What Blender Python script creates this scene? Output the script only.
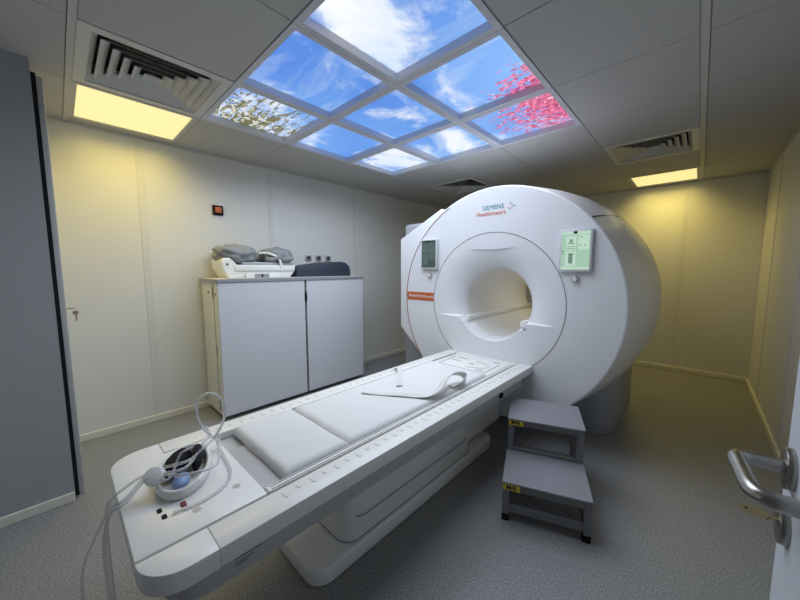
import bpy, bmesh, math, random
from mathutils import Vector, Matrix, noise
random.seed(7)
for o in list(bpy.data.objects): bpy.data.objects.remove(o, do_unlink=True)
scene = bpy.context.scene
COL = scene.collection
PI = math.pi

# ------------------------------------------------------------------ camera, world, exposure
CAM_Z, H = 1.2217, 2.199                       # camera height, ceiling height
YAW, PITCH, ROLL, FPX = 0.7518, -0.0984, -0.001, 319.1
cd = bpy.data.cameras.new('camera'); cd.sensor_width = 36.0; cd.lens = FPX/800*36.0
cd.clip_start = 0.01
cam = bpy.data.objects.new('camera', cd); COL.objects.link(cam)
cam.location = (0, 0, CAM_Z)
cam.rotation_euler = (Matrix.Rotation(YAW, 3, 'Z') @ Matrix.Rotation(PI/2+PITCH, 3, 'X') @ Matrix.Rotation(ROLL, 3, 'Z')).to_euler()
scene.camera = cam
w = bpy.data.worlds.new('world'); scene.world = w; w.use_nodes = True
w.node_tree.nodes['Background'].inputs[0].default_value = (0.75, 0.8, 0.9, 1)
w.node_tree.nodes['Background'].inputs[1].default_value = 0.06
vs = scene.view_settings
vs.view_transform = 'Standard'; vs.look = 'None'; vs.gamma = 1.0; vs.use_curve_mapping = False
vs.exposure = 0.0
SKY_PRINT, SKY_LAMP = 1.0, 3.6                # glow of the printed sky panels, power of the lamp in each (W)
WARM_PRINT, WARM_LAMP_L, WARM_LAMP_R = 0.82, 4.2, 5.6

# room extents
LX, RX, BY, FY = -3.127, 0.453, 4.967, -0.45

# ------------------------------------------------------------------ helpers
WL = {}                                        # world position of each thing's origin
def mat(name, col, rough=0.5, metal=0.0, spec=0.5, var=0.0, vscale=30.0, bump=0.0, bscale=200.0, emis=None, estr=0.0, trans=0.0, alpha=1.0, coat=0.0):
    m = bpy.data.materials.new(name); m.use_nodes = True
    nt = m.node_tree; b = nt.nodes['Principled BSDF']
    b.inputs['Base Color'].default_value = (*col, 1); b.inputs['Roughness'].default_value = rough
    b.inputs['Metallic'].default_value = metal; b.inputs['Specular IOR Level'].default_value = spec
    b.inputs['Transmission Weight'].default_value = trans; b.inputs['Alpha'].default_value = alpha
    b.inputs['Coat Weight'].default_value = coat
    if emis: b.inputs['Emission Color'].default_value = (*emis, 1); b.inputs['Emission Strength'].default_value = estr
    tc = nt.nodes.new('ShaderNodeTexCoord')
    if var > 0:
        n = nt.nodes.new('ShaderNodeTexNoise'); n.inputs['Scale'].default_value = vscale; n.inputs['Detail'].default_value = 4
        r = nt.nodes.new('ShaderNodeMapRange'); r.inputs[3].default_value = 1-var; r.inputs[4].default_value = 1+var
        mx = nt.nodes.new('ShaderNodeMix'); mx.data_type = 'RGBA'; mx.blend_type = 'MULTIPLY'; mx.inputs[0].default_value = 1
        mx.inputs[6].default_value = (*col, 1)
        nt.links.new(tc.outputs['Object'], n.inputs['Vector']); nt.links.new(n.outputs['Fac'], r.inputs[0])
        nt.links.new(r.outputs[0], mx.inputs[7]); nt.links.new(mx.outputs[2], b.inputs['Base Color'])
    if bump > 0:
        n2 = nt.nodes.new('ShaderNodeTexNoise'); n2.inputs['Scale'].default_value = bscale
        bp = nt.nodes.new('ShaderNodeBump'); bp.inputs['Strength'].default_value = bump; bp.inputs['Distance'].default_value = 0.002
        nt.links.new(tc.outputs['Object'], n2.inputs['Vector']); nt.links.new(n2.outputs['Fac'], bp.inputs['Height'])
        nt.links.new(bp.outputs[0], b.inputs['Normal'])
    return m

def link(o, parent=None):
    COL.objects.link(o)
    if parent is not None:
        o.parent = parent; WL[o.name] = WL[parent.name]
    else: WL.setdefault(o.name, Vector((0, 0, 0)))
    return o
def obj(name, verts, faces, m, parent=None, smooth=False, angle=None):
    off = WL[parent.name] if parent is not None else Vector((0, 0, 0))
    me = bpy.data.meshes.new(name); me.from_pydata([Vector(v)-off for v in verts], [], faces); me.update()
    return finish(name, me, m, parent, smooth, angle)
def finish(name, me, m, parent, smooth, angle=None):
    me.materials.append(m)
    if smooth:
        me.polygons.foreach_set('use_smooth', [True]*len(me.polygons))
        if angle: me.set_sharp_from_angle(angle=angle)
    me.name = name
    return link(bpy.data.objects.new(name, me), parent)
def bmobj(name, bm, m, parent=None, smooth=False, angle=None):
    bmesh.ops.recalc_face_normals(bm, faces=bm.faces[:])
    off = WL[parent.name] if parent is not None else Vector((0, 0, 0))
    if off.length: bmesh.ops.translate(bm, verts=bm.verts[:], vec=-off)
    me = bpy.data.meshes.new(name); bm.to_mesh(me); bm.free()
    return finish(name, me, m, parent, smooth, angle)
def box(name, lo, hi, m, parent=None, bevel=0.0, seg=2):
    bm = bmesh.new(); bmesh.ops.create_cube(bm, size=1)
    c = [(a+b)/2 for a, b in zip(lo, hi)]; s = [abs(b-a) for a, b in zip(lo, hi)]
    for v in bm.verts: v.co = Vector((c[0]+v.co.x*s[0], c[1]+v.co.y*s[1], c[2]+v.co.z*s[2]))
    if bevel: bmesh.ops.bevel(bm, geom=bm.edges[:], offset=bevel, segments=seg, profile=0.5, affect='EDGES', clamp_overlap=True)
    return bmobj(name, bm, m, parent, bool(bevel), math.radians(35))
def rounded(x0, y0, x1, y1, r, n=6):           # rounded rectangle; r one value or (x0y0, x1y0, x1y1, x0y1)
    if not isinstance(r, tuple): r = (r,)*4
    out = []
    for (cx, cy, a0, rr) in ((x0+r[0], y0+r[0], PI, r[0]), (x1-r[1], y0+r[1], 1.5*PI, r[1]), (x1-r[2], y1-r[2], 0, r[2]), (x0+r[3], y1-r[3], PI/2, r[3])):
        if rr < 1e-6: out.append((cx, cy)); continue
        for k in range(n+1): out.append((cx+rr*math.cos(a0+k*PI/2/n), cy+rr*math.sin(a0+k*PI/2/n)))
    return out
def prism(name, poly, a, b, m, parent=None, axis=2, bevel=0.0, seg=2, smooth=True):
    """extrude a 2-D outline along an axis from a to b"""
    def P(u, v, t): return {2: (u, v, t), 0: (t, u, v), 1: (u, t, v)}[axis]
    bm = bmesh.new(); n = len(poly)
    A = [bm.verts.new(P(u, v, a)) for u, v in poly]; B = [bm.verts.new(P(u, v, b)) for u, v in poly]
    bm.faces.new(A[::-1]); bm.faces.new(B)
    for i in range(n): bm.faces.new((A[i], A[(i+1) % n], B[(i+1) % n], B[i]))
    bmesh.ops.recalc_face_normals(bm, faces=bm.faces[:])
    if bevel:
        es = [e for e in bm.edges if len(e.link_faces) == 2 and any(len(f.verts) == n for f in e.link_faces)]
        bmesh.ops.bevel(bm, geom=es, offset=bevel, segments=seg, profile=0.5, affect='EDGES', clamp_overlap=True)
    return bmobj(name, bm, m, parent, smooth, math.radians(35))
def cyl(name, p0, p1, r0, r1, m, parent=None, n=24, bevel=0.0):
    p0, p1 = Vector(p0), Vector(p1); d = (p1-p0); q = d.to_track_quat('Z', 'Y')
    bm = bmesh.new(); bmesh.ops.create_cone(bm, cap_ends=True, segments=n, radius1=r0, radius2=r1, depth=d.length)
    if bevel:
        es = [e for e in bm.edges if any(len(f.verts) == n for f in e.link_faces)]
        bmesh.ops.bevel(bm, geom=es, offset=bevel, segments=2, profile=0.5, affect='EDGES')
    bm.transform(Matrix.Translation((p0+p1)/2) @ q.to_matrix().to_4x4())
    return bmobj(name, bm, m, parent, True, math.radians(40))
def spline(pts, k=8, closed=False):
    P = [Vector(p) for p in pts]; n = len(P); out = []
    rng = range(n) if closed else range(n-1)
    for i in rng:
        p0 = P[(i-1) % n] if closed or i > 0 else P[0]*2-P[1]
        p1, p2 = P[i], P[(i+1) % n]
        p3 = P[(i+2) % n] if closed or i+2 < n else P[n-1]*2-P[n-2]
        for j in range(k):
            t = j/k
            out.append(0.5*((2*p1)+(p2-p0)*t+(2*p0-5*p1+4*p2-p3)*t*t+(3*p1-p0-3*p2+p3)*t**3))
    if not closed: out.append(P[-1])
    return out
def tube(name, pts, r, m, parent=None, n=8, closed=False, smooth_k=8):
    P = spline(pts, smooth_k, closed) if smooth_k else [Vector(p) for p in pts]
    N = len(P); V = []; F = []; up = None
    for i, p in enumerate(P):
        t = (P[(i+1) % N]-P[i-1]) if closed or 0 < i < N-1 else (P[1]-P[0] if i == 0 else P[-1]-P[-2])
        t.normalize()
        if up is None: up = t.orthogonal().normalized()
        up = (up-t*up.dot(t)).normalized(); s = t.cross(up)
        for k in range(n):
            a = 2*PI*k/n; V.append(p+(up*math.cos(a)+s*math.sin(a))*r)
    for i in range(N if closed else N-1):
        j = (i+1) % N
        for k in range(n): F.append((i*n+k, i*n+(k+1) % n, j*n+(k+1) % n, j*n+k))
    if not closed: F.append(tuple(range(n))[::-1]); F.append(tuple((N-1)*n+k for k in range(n)))
    return obj(name, V, F, m, parent, True, math.radians(50))
def ribbon(name, pts, widths, th, m, parent=None, k=8):
    """flat strip along pts; widths: list of width vectors"""
    P = spline(pts, k); Wd = spline(widths, k); N = len(P); V = []; F = []
    for i, p in enumerate(P):
        t = (P[min(i+1, N-1)]-P[max(i-1, 0)]).normalized(); wv = Wd[i]; nn = t.cross(wv).normalized()*th/2
        V += [p-wv/2-nn, p+wv/2-nn, p+wv/2+nn, p-wv/2+nn]
    for i in range(N-1):
        for a in range(4): F.append((i*4+a, i*4+(a+1) % 4, (i+1)*4+(a+1) % 4, (i+1)*4+a))
    F.append((3, 2, 1, 0)); F.append(tuple((N-1)*4+a for a in range(4)))
    bm = bmesh.new(); vs_ = [bm.verts.new(v) for v in V]
    for f in F: bm.faces.new([vs_[i] for i in f])
    return bmobj(name, bm, m, parent, True, math.radians(50))
def lathe_y(name, prof, cx, cz, m, parent=None, n=96, closed=False):
    """revolve a (y, r) profile about the y axis through (cx, cz)"""
    V = []; F = []; K = len(prof)
    for i in range(n):
        a = 2*PI*i/n
        for (yy, r) in prof: V.append((cx+r*math.cos(a), yy, cz+r*math.sin(a)))
    for i in range(n):
        j = (i+1) % n
        for k in range(K if closed else K-1):
            l = (k+1) % K; F.append((i*K+k, i*K+l, j*K+l, j*K+k))
    return obj(name, V, F, m, parent, True, math.radians(40))
def thing(name, loc, label, cat, group=None, rz=0.0):
    o = bpy.data.objects.new(name, None); o.empty_display_size = 0.1; o.location = loc; o.rotation_euler = (0, 0, rz)
    COL.objects.link(o); WL[o.name] = Vector(loc) if rz == 0 else Vector((0, 0, 0))
    return tag(o, label, cat, group)
def tag(o, label, cat, group=None):
    o['label'] = label; o['category'] = cat
    if group: o['group'] = group
    return o
def struct(o): o['kind'] = 'structure'; return o
def stuff(o): o['kind'] = 'stuff'; return o
def root_struct(name, loc=(0, 0, 0)):
    o = bpy.data.objects.new(name, None); o.location = loc; COL.objects.link(o); WL[o.name] = Vector(loc); return struct(o)
def text(name, s, m, parent, origin, right, up, size, align='LEFT', bold=0.0):
    """flat lettering: converted to a thin mesh standing just off its surface"""
    cu = bpy.data.curves.new(name, 'FONT'); cu.body = s; cu.size = size; cu.align_x = align; cu.extrude = 0.0006; cu.offset = bold
    cu.resolution_u = 3; cu.space_character = 1.15 if s == 'MR' else 1.0
    t = bpy.data.objects.new(name+'_tmp', cu); COL.objects.link(t)
    dg = bpy.context.evaluated_depsgraph_get(); me = bpy.data.meshes.new_from_object(t.evaluated_get(dg))
    bpy.data.objects.remove(t, do_unlink=True)
    R, U = Vector(right).normalized(), Vector(up).normalized(); N = R.cross(U)
    off = WL[parent.name]
    for v in me.vertices: v.co = Vector(origin)+R*v.co.x+U*v.co.y+N*v.co.z-off
    me.materials.clear()
    return finish(name, me, m, parent, False)
def area(name, loc, sx, sy, power, col, spread):
    l = bpy.data.lights.new(name, 'AREA'); l.shape = 'RECTANGLE'; l.size = sx; l.size_y = sy; l.energy = power; l.color = col; l.spread = math.radians(spread)
    o = bpy.data.objects.new(name, l); o.location = loc; COL.objects.link(o); return o

# ------------------------------------------------------------------ materials
M = {}
M['wall'] = mat('wall_panel_paint', (0.72, 0.72, 0.69), 0.45, var=0.015, vscale=3)
M['wall_back'] = mat('wall_core', (0.55, 0.55, 0.52), 0.7)
M['strip'] = mat('wall_strip', (0.68, 0.68, 0.65), 0.4)
M['base'] = mat('baseboard_vinyl', (0.72, 0.70, 0.60), 0.5)
M['tile'] = mat('ceiling_tile', (0.50, 0.49, 0.47), 0.9, var=0.02, vscale=60, bump=0.15, bscale=400)
M['tbar'] = mat('ceiling_bar', (0.53, 0.53, 0.52), 0.5)
M['dark'] = mat('dark_void', (0.02, 0.02, 0.02), 0.9)
M['skyframe'] = mat('sky_frame_metal', (0.62, 0.62, 0.68), 0.45)
M['vent'] = mat('vent_metal', (0.62, 0.62, 0.60), 0.5)
M['white'] = mat('white_plastic', (0.81, 0.80, 0.775), 0.35, coat=0.1)
M['white2'] = mat('mri_white', (0.78, 0.79, 0.82), 0.32, coat=0.15)
M['mrigrey'] = mat('mri_grey', (0.33, 0.34, 0.37), 0.45)
M['bore'] = mat('bore_lining', (0.74, 0.74, 0.74), 0.4)
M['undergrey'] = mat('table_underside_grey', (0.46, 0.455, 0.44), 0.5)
M['traygrey'] = mat('tray_grey', (0.45, 0.46, 0.47), 0.5)
M['pad'] = mat('white_pad', (0.70, 0.70, 0.70), 0.75, bump=0.15, bscale=90)
M['strapw'] = mat('strap_fabric', (0.66, 0.655, 0.63), 0.85, bump=0.3, bscale=600)
M['seam'] = mat('seam_dark', (0.10, 0.10, 0.12), 0.6)
M['red'] = mat('red_accent', (0.28, 0.05, 0.05), 0.5)
M['orange'] = mat('orange_label', (0.55, 0.12, 0.03), 0.5)
M['teal'] = mat('teal_print', (0.0, 0.25, 0.32), 0.5)
M['orangetext'] = mat('orange_print', (0.62, 0.10, 0.03), 0.5)
M['whitetext'] = mat('white_print', (0.85, 0.8, 0.78), 0.5)
M['black'] = mat('black_plastic', (0.010, 0.010, 0.012), 0.75, spec=0.2)
M['blackprint'] = mat('black_print', (0.03, 0.03, 0.03), 0.6)
M['greyprint'] = mat('grey_print', (0.30, 0.31, 0.33), 0.6)
M['alu'] = mat('brushed_grey', (0.45, 0.45, 0.48), 0.4, metal=0.3)
M['screen'] = mat('screen_lit', (0.05, 0.06, 0.05), 0.3, emis=(0.40, 0.62, 0.47), estr=0.85)
M['screenlite'] = mat('screen_panel', (0.05, 0.06, 0.05), 0.3, emis=(0.55, 0.76, 0.62), estr=0.85)
M['screengrey'] = mat('screen_lines', (0.05, 0.06, 0.05), 0.3, emis=(0.16, 0.27, 0.20), estr=0.8)
M['screendark'] = mat('screen_dim', (0.02, 0.03, 0.035), 0.2, emis=(0.05, 0.09, 0.09), estr=0.6)
M['screendim2'] = mat('screen_dim_panel', (0.02, 0.03, 0.035), 0.2, emis=(0.10, 0.16, 0.15), estr=0.6)
M['cab'] = mat('cabinet_white', (0.66, 0.67, 0.70), 0.4)
M['cabside'] = mat('cabinet_cream', (0.74, 0.73, 0.66), 0.45)
M['cabtop'] = mat('cabinet_grey_edge', (0.30, 0.31, 0.34), 0.5)
M['cream'] = mat('coil_white', (0.82, 0.82, 0.80), 0.4)
M['cushion'] = mat('grey_cushion', (0.25, 0.265, 0.285), 0.65, bump=0.2, bscale=120)
M['navy'] = mat('navy_vinyl', (0.028, 0.036, 0.06), 0.55, bump=0.1, bscale=200)
M['stool'] = mat('stool_grey', (0.17, 0.17, 0.175), 0.55)
M['tread'] = mat('stool_tread', (0.24, 0.235, 0.26), 0.65, bump=0.2, bscale=500)
M['yellow'] = mat('yellow_sticker', (0.75, 0.56, 0.03), 0.5)
M['steel'] = mat('satin_steel', (0.42, 0.40, 0.37), 0.28, metal=1.0)
M['brass'] = mat('brass', (0.55, 0.47, 0.28), 0.35, metal=0.9)
M['door'] = mat('door_paint', (0.66, 0.69, 0.74), 0.45)
M['grey_panel'] = mat('grey_partition', (0.36, 0.37, 0.38), 0.5)
M['grey_trim'] = mat('grey_trim', (0.55, 0.55, 0.54), 0.4)
M['tubing'] = mat('clear_tubing', (0.90, 0.90, 0.95), 0.12, spec=0.6, trans=0.8)
M['blue'] = mat('blue_rubber', (0.25, 0.36, 0.58), 0.5)
M['redled'] = mat('red_socket', (0.22, 0.03, 0.03), 0.4)
M['btn'] = mat('button_orange', (0.50, 0.11, 0.02), 0.4, emis=(0.8, 0.15, 0.02), estr=0.02)
M['dial'] = mat('dial_silver', (0.55, 0.55, 0.57), 0.3, metal=0.7)

def floor_mat():
    m = bpy.data.materials.new('speckled_vinyl'); m.use_nodes = True; nt = m.node_tree; b = nt.nodes['Principled BSDF']
    tc = nt.nodes.new('ShaderNodeTexCoord')
    n1 = nt.nodes.new('ShaderNodeTexNoise'); n1.inputs['Scale'].default_value = 150; n1.inputs['Detail'].default_value = 6; n1.inputs['Roughness'].default_value = 0.8
    n2 = nt.nodes.new('ShaderNodeTexNoise'); n2.inputs['Scale'].default_value = 1.6; n2.inputs['Detail'].default_value = 3
    r = nt.nodes.new('ShaderNodeValToRGB'); e = r.color_ramp.elements
    e[0].position = 0.34; e[0].color = (0.07, 0.072, 0.074, 1); e[1].position = 0.68; e[1].color = (0.46, 0.46, 0.455, 1)
    a = e.new(0.5); a.color = (0.235, 0.238, 0.238, 1)
    mr = nt.nodes.new('ShaderNodeMapRange'); mr.inputs[3].default_value = 0.92; mr.inputs[4].default_value = 1.08
    mx = nt.nodes.new('ShaderNodeMix'); mx.data_type = 'RGBA'; mx.blend_type = 'MULTIPLY'; mx.inputs[0].default_value = 1
    L = nt.links.new
    L(tc.outputs['Object'], n1.inputs['Vector']); L(tc.outputs['Object'], n2.inputs['Vector']); L(n1.outputs['Fac'], r.inputs[0])
    L(n2.outputs['Fac'], mr.inputs[0]); L(r.outputs[0], mx.inputs[6]); L(mr.outputs[0], mx.inputs[7]); L(mx.outputs[2], b.inputs['Base Color'])
    b.inputs['Roughness'].default_value = 0.42
    return m
M['floor'] = floor_mat()

def sky_mat():
    """backlit photographic print: blue sky, clouds, white and pink blossom at its edges"""
    m = bpy.data.materials.new('printed_sky'); m.use_nodes = True; nt = m.node_tree; b = nt.nodes['Principled BSDF']; L = nt.links.new
    g = nt.nodes.new('ShaderNodeNewGeometry'); pos = g.outputs['Position']
    def math_(op, a, c=None, clamp=False):
        n = nt.nodes.new('ShaderNodeMath'); n.operation = op; n.use_clamp = clamp
        for k, v in enumerate((a, c)):
            if v is None: continue
            if isinstance(v, (int, float)): n.inputs[k].default_value = v
            else: L(v, n.inputs[k])
        return n.outputs[0]
    def noise_(scale, detail, rough, dist=0.0, stretch=None, offs=(0, 0, 0), rot=0.0):
        mp = nt.nodes.new('ShaderNodeMapping'); mp.inputs['Location'].default_value = offs; mp.inputs['Rotation'].default_value = (0, 0, rot)
        if stretch: mp.inputs['Scale'].default_value = stretch
        n = nt.nodes.new('ShaderNodeTexNoise'); n.inputs['Scale'].default_value = scale; n.inputs['Detail'].default_value = detail
        n.inputs['Roughness'].default_value = rough; n.inputs['Distortion'].default_value = dist
        L(pos, mp.inputs['Vector']); L(mp.outputs[0], n.inputs['Vector']); return n.outputs['Fac']
    def blob(x, y, r):                          # 1 at (x, y), 0 beyond r
        v = nt.nodes.new('ShaderNodeVectorMath'); v.operation = 'DISTANCE'; L(pos, v.inputs[0]); v.inputs[1].default_value = (x, y, H+0.035)
        return math_('SUBTRACT', 1.0, math_('DIVIDE', v.outputs['Value'], r), True)
    def mix(f, a, c):
        n = nt.nodes.new('ShaderNodeMix'); n.data_type = 'RGBA'
        if isinstance(f, (int, float)): n.inputs[0].default_value = f
        else: L(f, n.inputs[0])
        for k, v in ((6, a), (7, c)):
            if isinstance(v, tuple): n.inputs[k].default_value = (*v, 1)
            else: L(v, n.inputs[k])
        return n.outputs[2]
    def step(v, lo, hi):
        n = nt.nodes.new('ShaderNodeMapRange'); n.inputs[1].default_value = lo; n.inputs[2].default_value = hi; n.clamp = True; L(v, n.inputs[0]); return n.outputs[0]
    sep = nt.nodes.new('ShaderNodeSeparateXYZ'); L(pos, sep.inputs[0])
    blue = mix(step(noise_(0.9, 2, 0.5, offs=(3, 1, 0)), 0.35, 0.65), (0.085, 0.25, 0.76), (0.19, 0.43, 0.90))
    cl = noise_(3.2, 9, 0.62, 0.35, stretch=(1.0, 0.75, 1), offs=(1.7, 0.4, 0), rot=0.5)
    wisps = noise_(2.4, 8, 0.66, 0.8, stretch=(0.55, 1.9, 1), offs=(5.1, 2.2, 0), rot=-0.6)
    den = math_('ADD', cl, math_('MULTIPLY', blob(-1.06, 0.98, 0.40), 0.24))
    den = math_('ADD', den, math_('MULTIPLY', blob(-1.20, 1.22, 0.22), 0.22))
    den = math_('ADD', den, math_('MULTIPLY', blob(-2.2, 2.3, 0.5), 0.30))
    den = math_('ADD', den, math_('MULTIPLY', blob(-1.55, 2.28, 0.5), 0.16))
    den = math_('ADD', den, math_('MULTIPLY', blob(-2.25, 1.0, 0.45), 0.18))
    cloud = step(den, 0.52, 0.72)
    wisp = math_('MULTIPLY', step(wisps, 0.50, 0.78), 0.55)
    c1 = mix(math_('MAXIMUM', cloud, wisp), blue, mix(step(cl, 0.4, 0.75), (0.62, 0.76, 0.95), (1.0, 1.0, 1.0)))
    # white blossom on thin twigs, far corner over the left wall
    wb = math_('ADD', math_('MULTIPLY', blob(-2.25, 0.90, 0.62), 0.18), noise_(30, 5, 0.6, 0.6))
    tw = math_('ADD', math_('MULTIPLY', blob(-2.32, 0.95, 0.62), 0.20), noise_(12, 5, 0.7, 1.2, stretch=(0.5, 1.8, 1), offs=(2, 2, 0), rot=0.7))
    in_ll = math_('MULTIPLY', step(sep.outputs['X'], -1.86, -1.90), step(sep.outputs['Y'], 1.36, 1.28))
    c2 = mix(math_('MULTIPLY', step(tw, 0.60, 0.66), in_ll), c1, (0.16, 0.15, 0.06))
    c2 = mix(math_('MULTIPLY', step(wb, 0.68, 0.74), in_ll), c2, (0.85, 0.83, 0.70))
    # pink blossom, sprays reaching in from the edge nearest the right-hand tiles
    pm = math_('ADD', math_('ADD', math_('MULTIPLY', blob(-0.70, 2.25, 0.85), 0.34), math_('MULTIPLY', blob(-0.60, 1.86, 0.42), 0.20)), noise_(22, 7, 0.7, 0.5, stretch=(0.8, 1.7, 1), offs=(7, 3, 0), rot=0.5))
    pk = noise_(38, 3, 0.6, offs=(1, 8, 0))
    pcol = mix(step(pk, 0.38, 0.62), (0.42, 0.02, 0.09), (0.95, 0.20, 0.40))
    pcol = mix(step(noise_(30, 2, 0.5, offs=(4, 4, 0)), 0.60, 0.70), pcol, (0.95, 0.72, 0.80))
    c3 = mix(step(pm, 0.715, 0.75), c2, pcol)
    b.inputs['Base Color'].default_value = (0.03, 0.03, 0.03, 1); b.inputs['Roughness'].default_value = 0.4
    L(c3, b.inputs['Emission Color']); b.inputs['Emission Strength'].default_value = SKY_PRINT
    return m
M['sky'] = sky_mat()
M['warm'] = mat('warm_diffuser', (0.5, 0.5, 0.45), 0.5, emis=(1.06, 0.91, 0.38), estr=WARM_PRINT)

# ------------------------------------------------------------------ structure: floor, walls, ceiling
struct(box('floor', (LX-0.2, FY-0.2, -0.06), (RX+0.2, BY+0.2, 0.0), M['floor']))
def wall(name, axis, pos, side, u0, u1, joints, gap=None):
    """wall of tall coated panels with flat cover strips on the joints; side = direction into the room"""
    r = root_struct(name)
    def B(nm, a, b, d0, d1, z0, z1, m):
        lo = (pos+min(d0*side, d1*side), a, z0) if axis == 0 else (a, pos+min(d0*side, d1*side), z0)
        hi = (pos+max(d0*side, d1*side), b, z1) if axis == 0 else (b, pos+max(d0*side, d1*side), z1)
        return box(nm, lo, hi, m, r)
    spans = [(u0, u1)] if not gap else [(u0, gap[0]), (gap[1], u1)]
    for (a, b) in spans: B('wall_core', a, b, -0.10, -0.012, 0, H+0.1, M['wall_back'])
    if gap: B('wall_lintel', gap[0], gap[1], -0.10, -0.0, 2.06, H+0.1, M['wall'])
    for (a, b) in spans:
        ed = [a]+[j for j in joints if a+0.05 < j < b-0.05]+[b]
        for p, q in zip(ed[:-1], ed[1:]):
            B('wall_panel', p+0.0015, q-0.0015, -0.012, 0.0, 0, H+0.02, M['wall'])
        for j in ed[1:-1]: B('joint_strip', j-0.022, j+0.022, 0.0, 0.004, 0.05, H-0.012, M['strip'])
    return r
wall('wall_left', 0, LX, 1, -0.02, BY, [0.48, 1.48, 2.53, 3.50, 4.45])
wall('wall_back', 1, BY, -1, LX, RX, [-2.25, -1.2, -0.165])
wall('wall_right', 0, RX, -1, FY, BY, [1.05, 2.10, 3.15, 4.25])
wall('wall_front', 1, FY, 1, -2.34, RX, [-1.7], gap=(-1.08, 0.125))
PX = -2.34
for nm, a, b in (('baseboard_left', (LX, -0.02, 0), (LX+0.014, BY, 0.05)), ('baseboard_back', (LX, BY-0.014, 0), (RX, BY, 0.05)),
                 ('baseboard_right', (RX-0.014, 0, 0), (RX, BY-0.014, 0.05)), ('baseboard_partition', (PX-0.002, FY, 0), (PX+0.010, -0.022, 0.05))):
    struct(box(nm, a, b, M['base'], None, 0.003, 1))
k = 0
for a, b in (((LX, -0.02, H-0.014), (LX+0.02, BY, H)), ((LX, BY-0.02, H-0.014), (RX, BY, H)), ((RX-0.02, FY, H-0.014), (RX, BY, H))):
    k += 1; struct(box('trim_%d' % k, a, b, M['tbar']))
# grey partition at the left with a black gasket and a steel-grey door post beyond it
part = root_struct('wall_partition')
box('wall_core', (LX-0.1, FY-0.1, 0), (PX-0.012, -0.06, H+0.1), M['wall_back'], part)
box('partition_panel', (PX-0.012, FY-0.1, 0), (PX, -0.02, H), M['grey_panel'], part)
box('partition_return', (LX-0.1, -0.06, 0), (PX-0.012, -0.03, H+0.1), M['wall'], part)
box('gasket', (PX-0.044, -0.030, 0.02), (PX-0.004, -0.004, H-0.06), M['black'], part)
d2 = root_struct('door_2', (PX-0.06, 0.0, 0))
box('door_post', (PX-0.085, -0.028, 0.0), (PX-0.045, 0.018, H-0.055), M['grey_trim'], d2, 0.004)
tube('key', [(PX-0.06, 0.018, 1.015), (PX-0.06, 0.05, 1.015)], 0.003, M['brass'], d2, 6, smooth_k=0)
cyl('key_bow', (PX-0.062, 0.050, 0.99), (PX-0.058, 0.050, 0.99), 0.012, 0.012, M['brass'], d2, 12)
box('key_blade', (PX-0.0615, 0.048, 0.945), (PX-0.0585, 0.054, 0.982), M['brass'], d2)

# ceiling: tiles one by one on a 0.6 m grid
XE = [LX, -3.048, -2.448, -1.848, -1.248, -0.648, -0.048, RX]
YE = [FY, 0.11, 0.71, 1.31, 1.91, 2.51, 3.11, 3.71, 4.31, 4.91, BY]
ceil = root_struct('ceiling', (0, 0, H))
box('ceiling_slab', (LX-0.1, FY-0.1, H+0.16), (RX+0.1, BY+0.1, H+0.22), M['dark'], ceil)
SKY = [(i, j) for i in (2, 3, 4) for j in (2, 3, 4)]
LIGHTS = [(1, 1), (5, 8)]; VENTS = [(2, 1), (5, 6), (2, 6)]
shared = {}
for i in range(len(XE)-1):
    for j in range(len(YE)-1):
        if (i, j) in SKY or (i, j) in LIGHTS or (i, j) in VENTS: continue
        x0, x1, y0, y1 = XE[i], XE[i+1], YE[j], YE[j+1]
        # wide main bars run beside x=-0.048 and y=0.11
        a = x0+0.002+(0.014 if i == 6 else 0); b = x1-0.002-(0.014 if i == 5 else 0)
        c = y0+0.002+(0.012 if j == 1 else 0); d = y1-0.002-(0.012 if j == 0 else 0)
        key = (round(b-a, 3), round(d-c, 3))
        if key not in shared:
            t = box('ceiling_tile', (-(b-a)/2, -(d-c)/2, 0), ((b-a)/2, (d-c)/2, 0.018), M['tile'], None, 0.002, 1)
            shared[key] = t.data; t.parent = ceil
        else:
            t = bpy.data.objects.new('ceiling_tile', shared[key]); COL.objects.link(t); t.parent = ceil
        t.location = ((a+b)/2, (c+d)/2, random.uniform(-0.0006, 0.0006))
for i in range(1, len(XE)-1):
    ww = 0.0145 if i == 6 else 0.011
    segs = [(FY, BY)] if i not in (2, 3, 4, 5) else [(FY, 0.71), (2.51, BY)]
    for s0, s1 in segs: box('grid_bar', (XE[i]-ww, s0, H+0.004 if ww < .0115 else H-0.003), (XE[i]+ww, s1, H+0.03), M['tbar'], ceil)
for j in range(1, len(YE)-1):
    ww = 0.0125 if j == 1 else 0.011
    segs = [(LX, RX)] if j not in (2, 3, 4, 5) else [(LX, -2.448), (-0.648, RX)]
    for s0, s1 in segs: box('grid_bar', (s0, YE[j]-ww, H+0.004 if ww < .0115 else H-0.0035), (s1, YE[j]+ww, H+0.03), M['tbar'], ceil)

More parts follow.
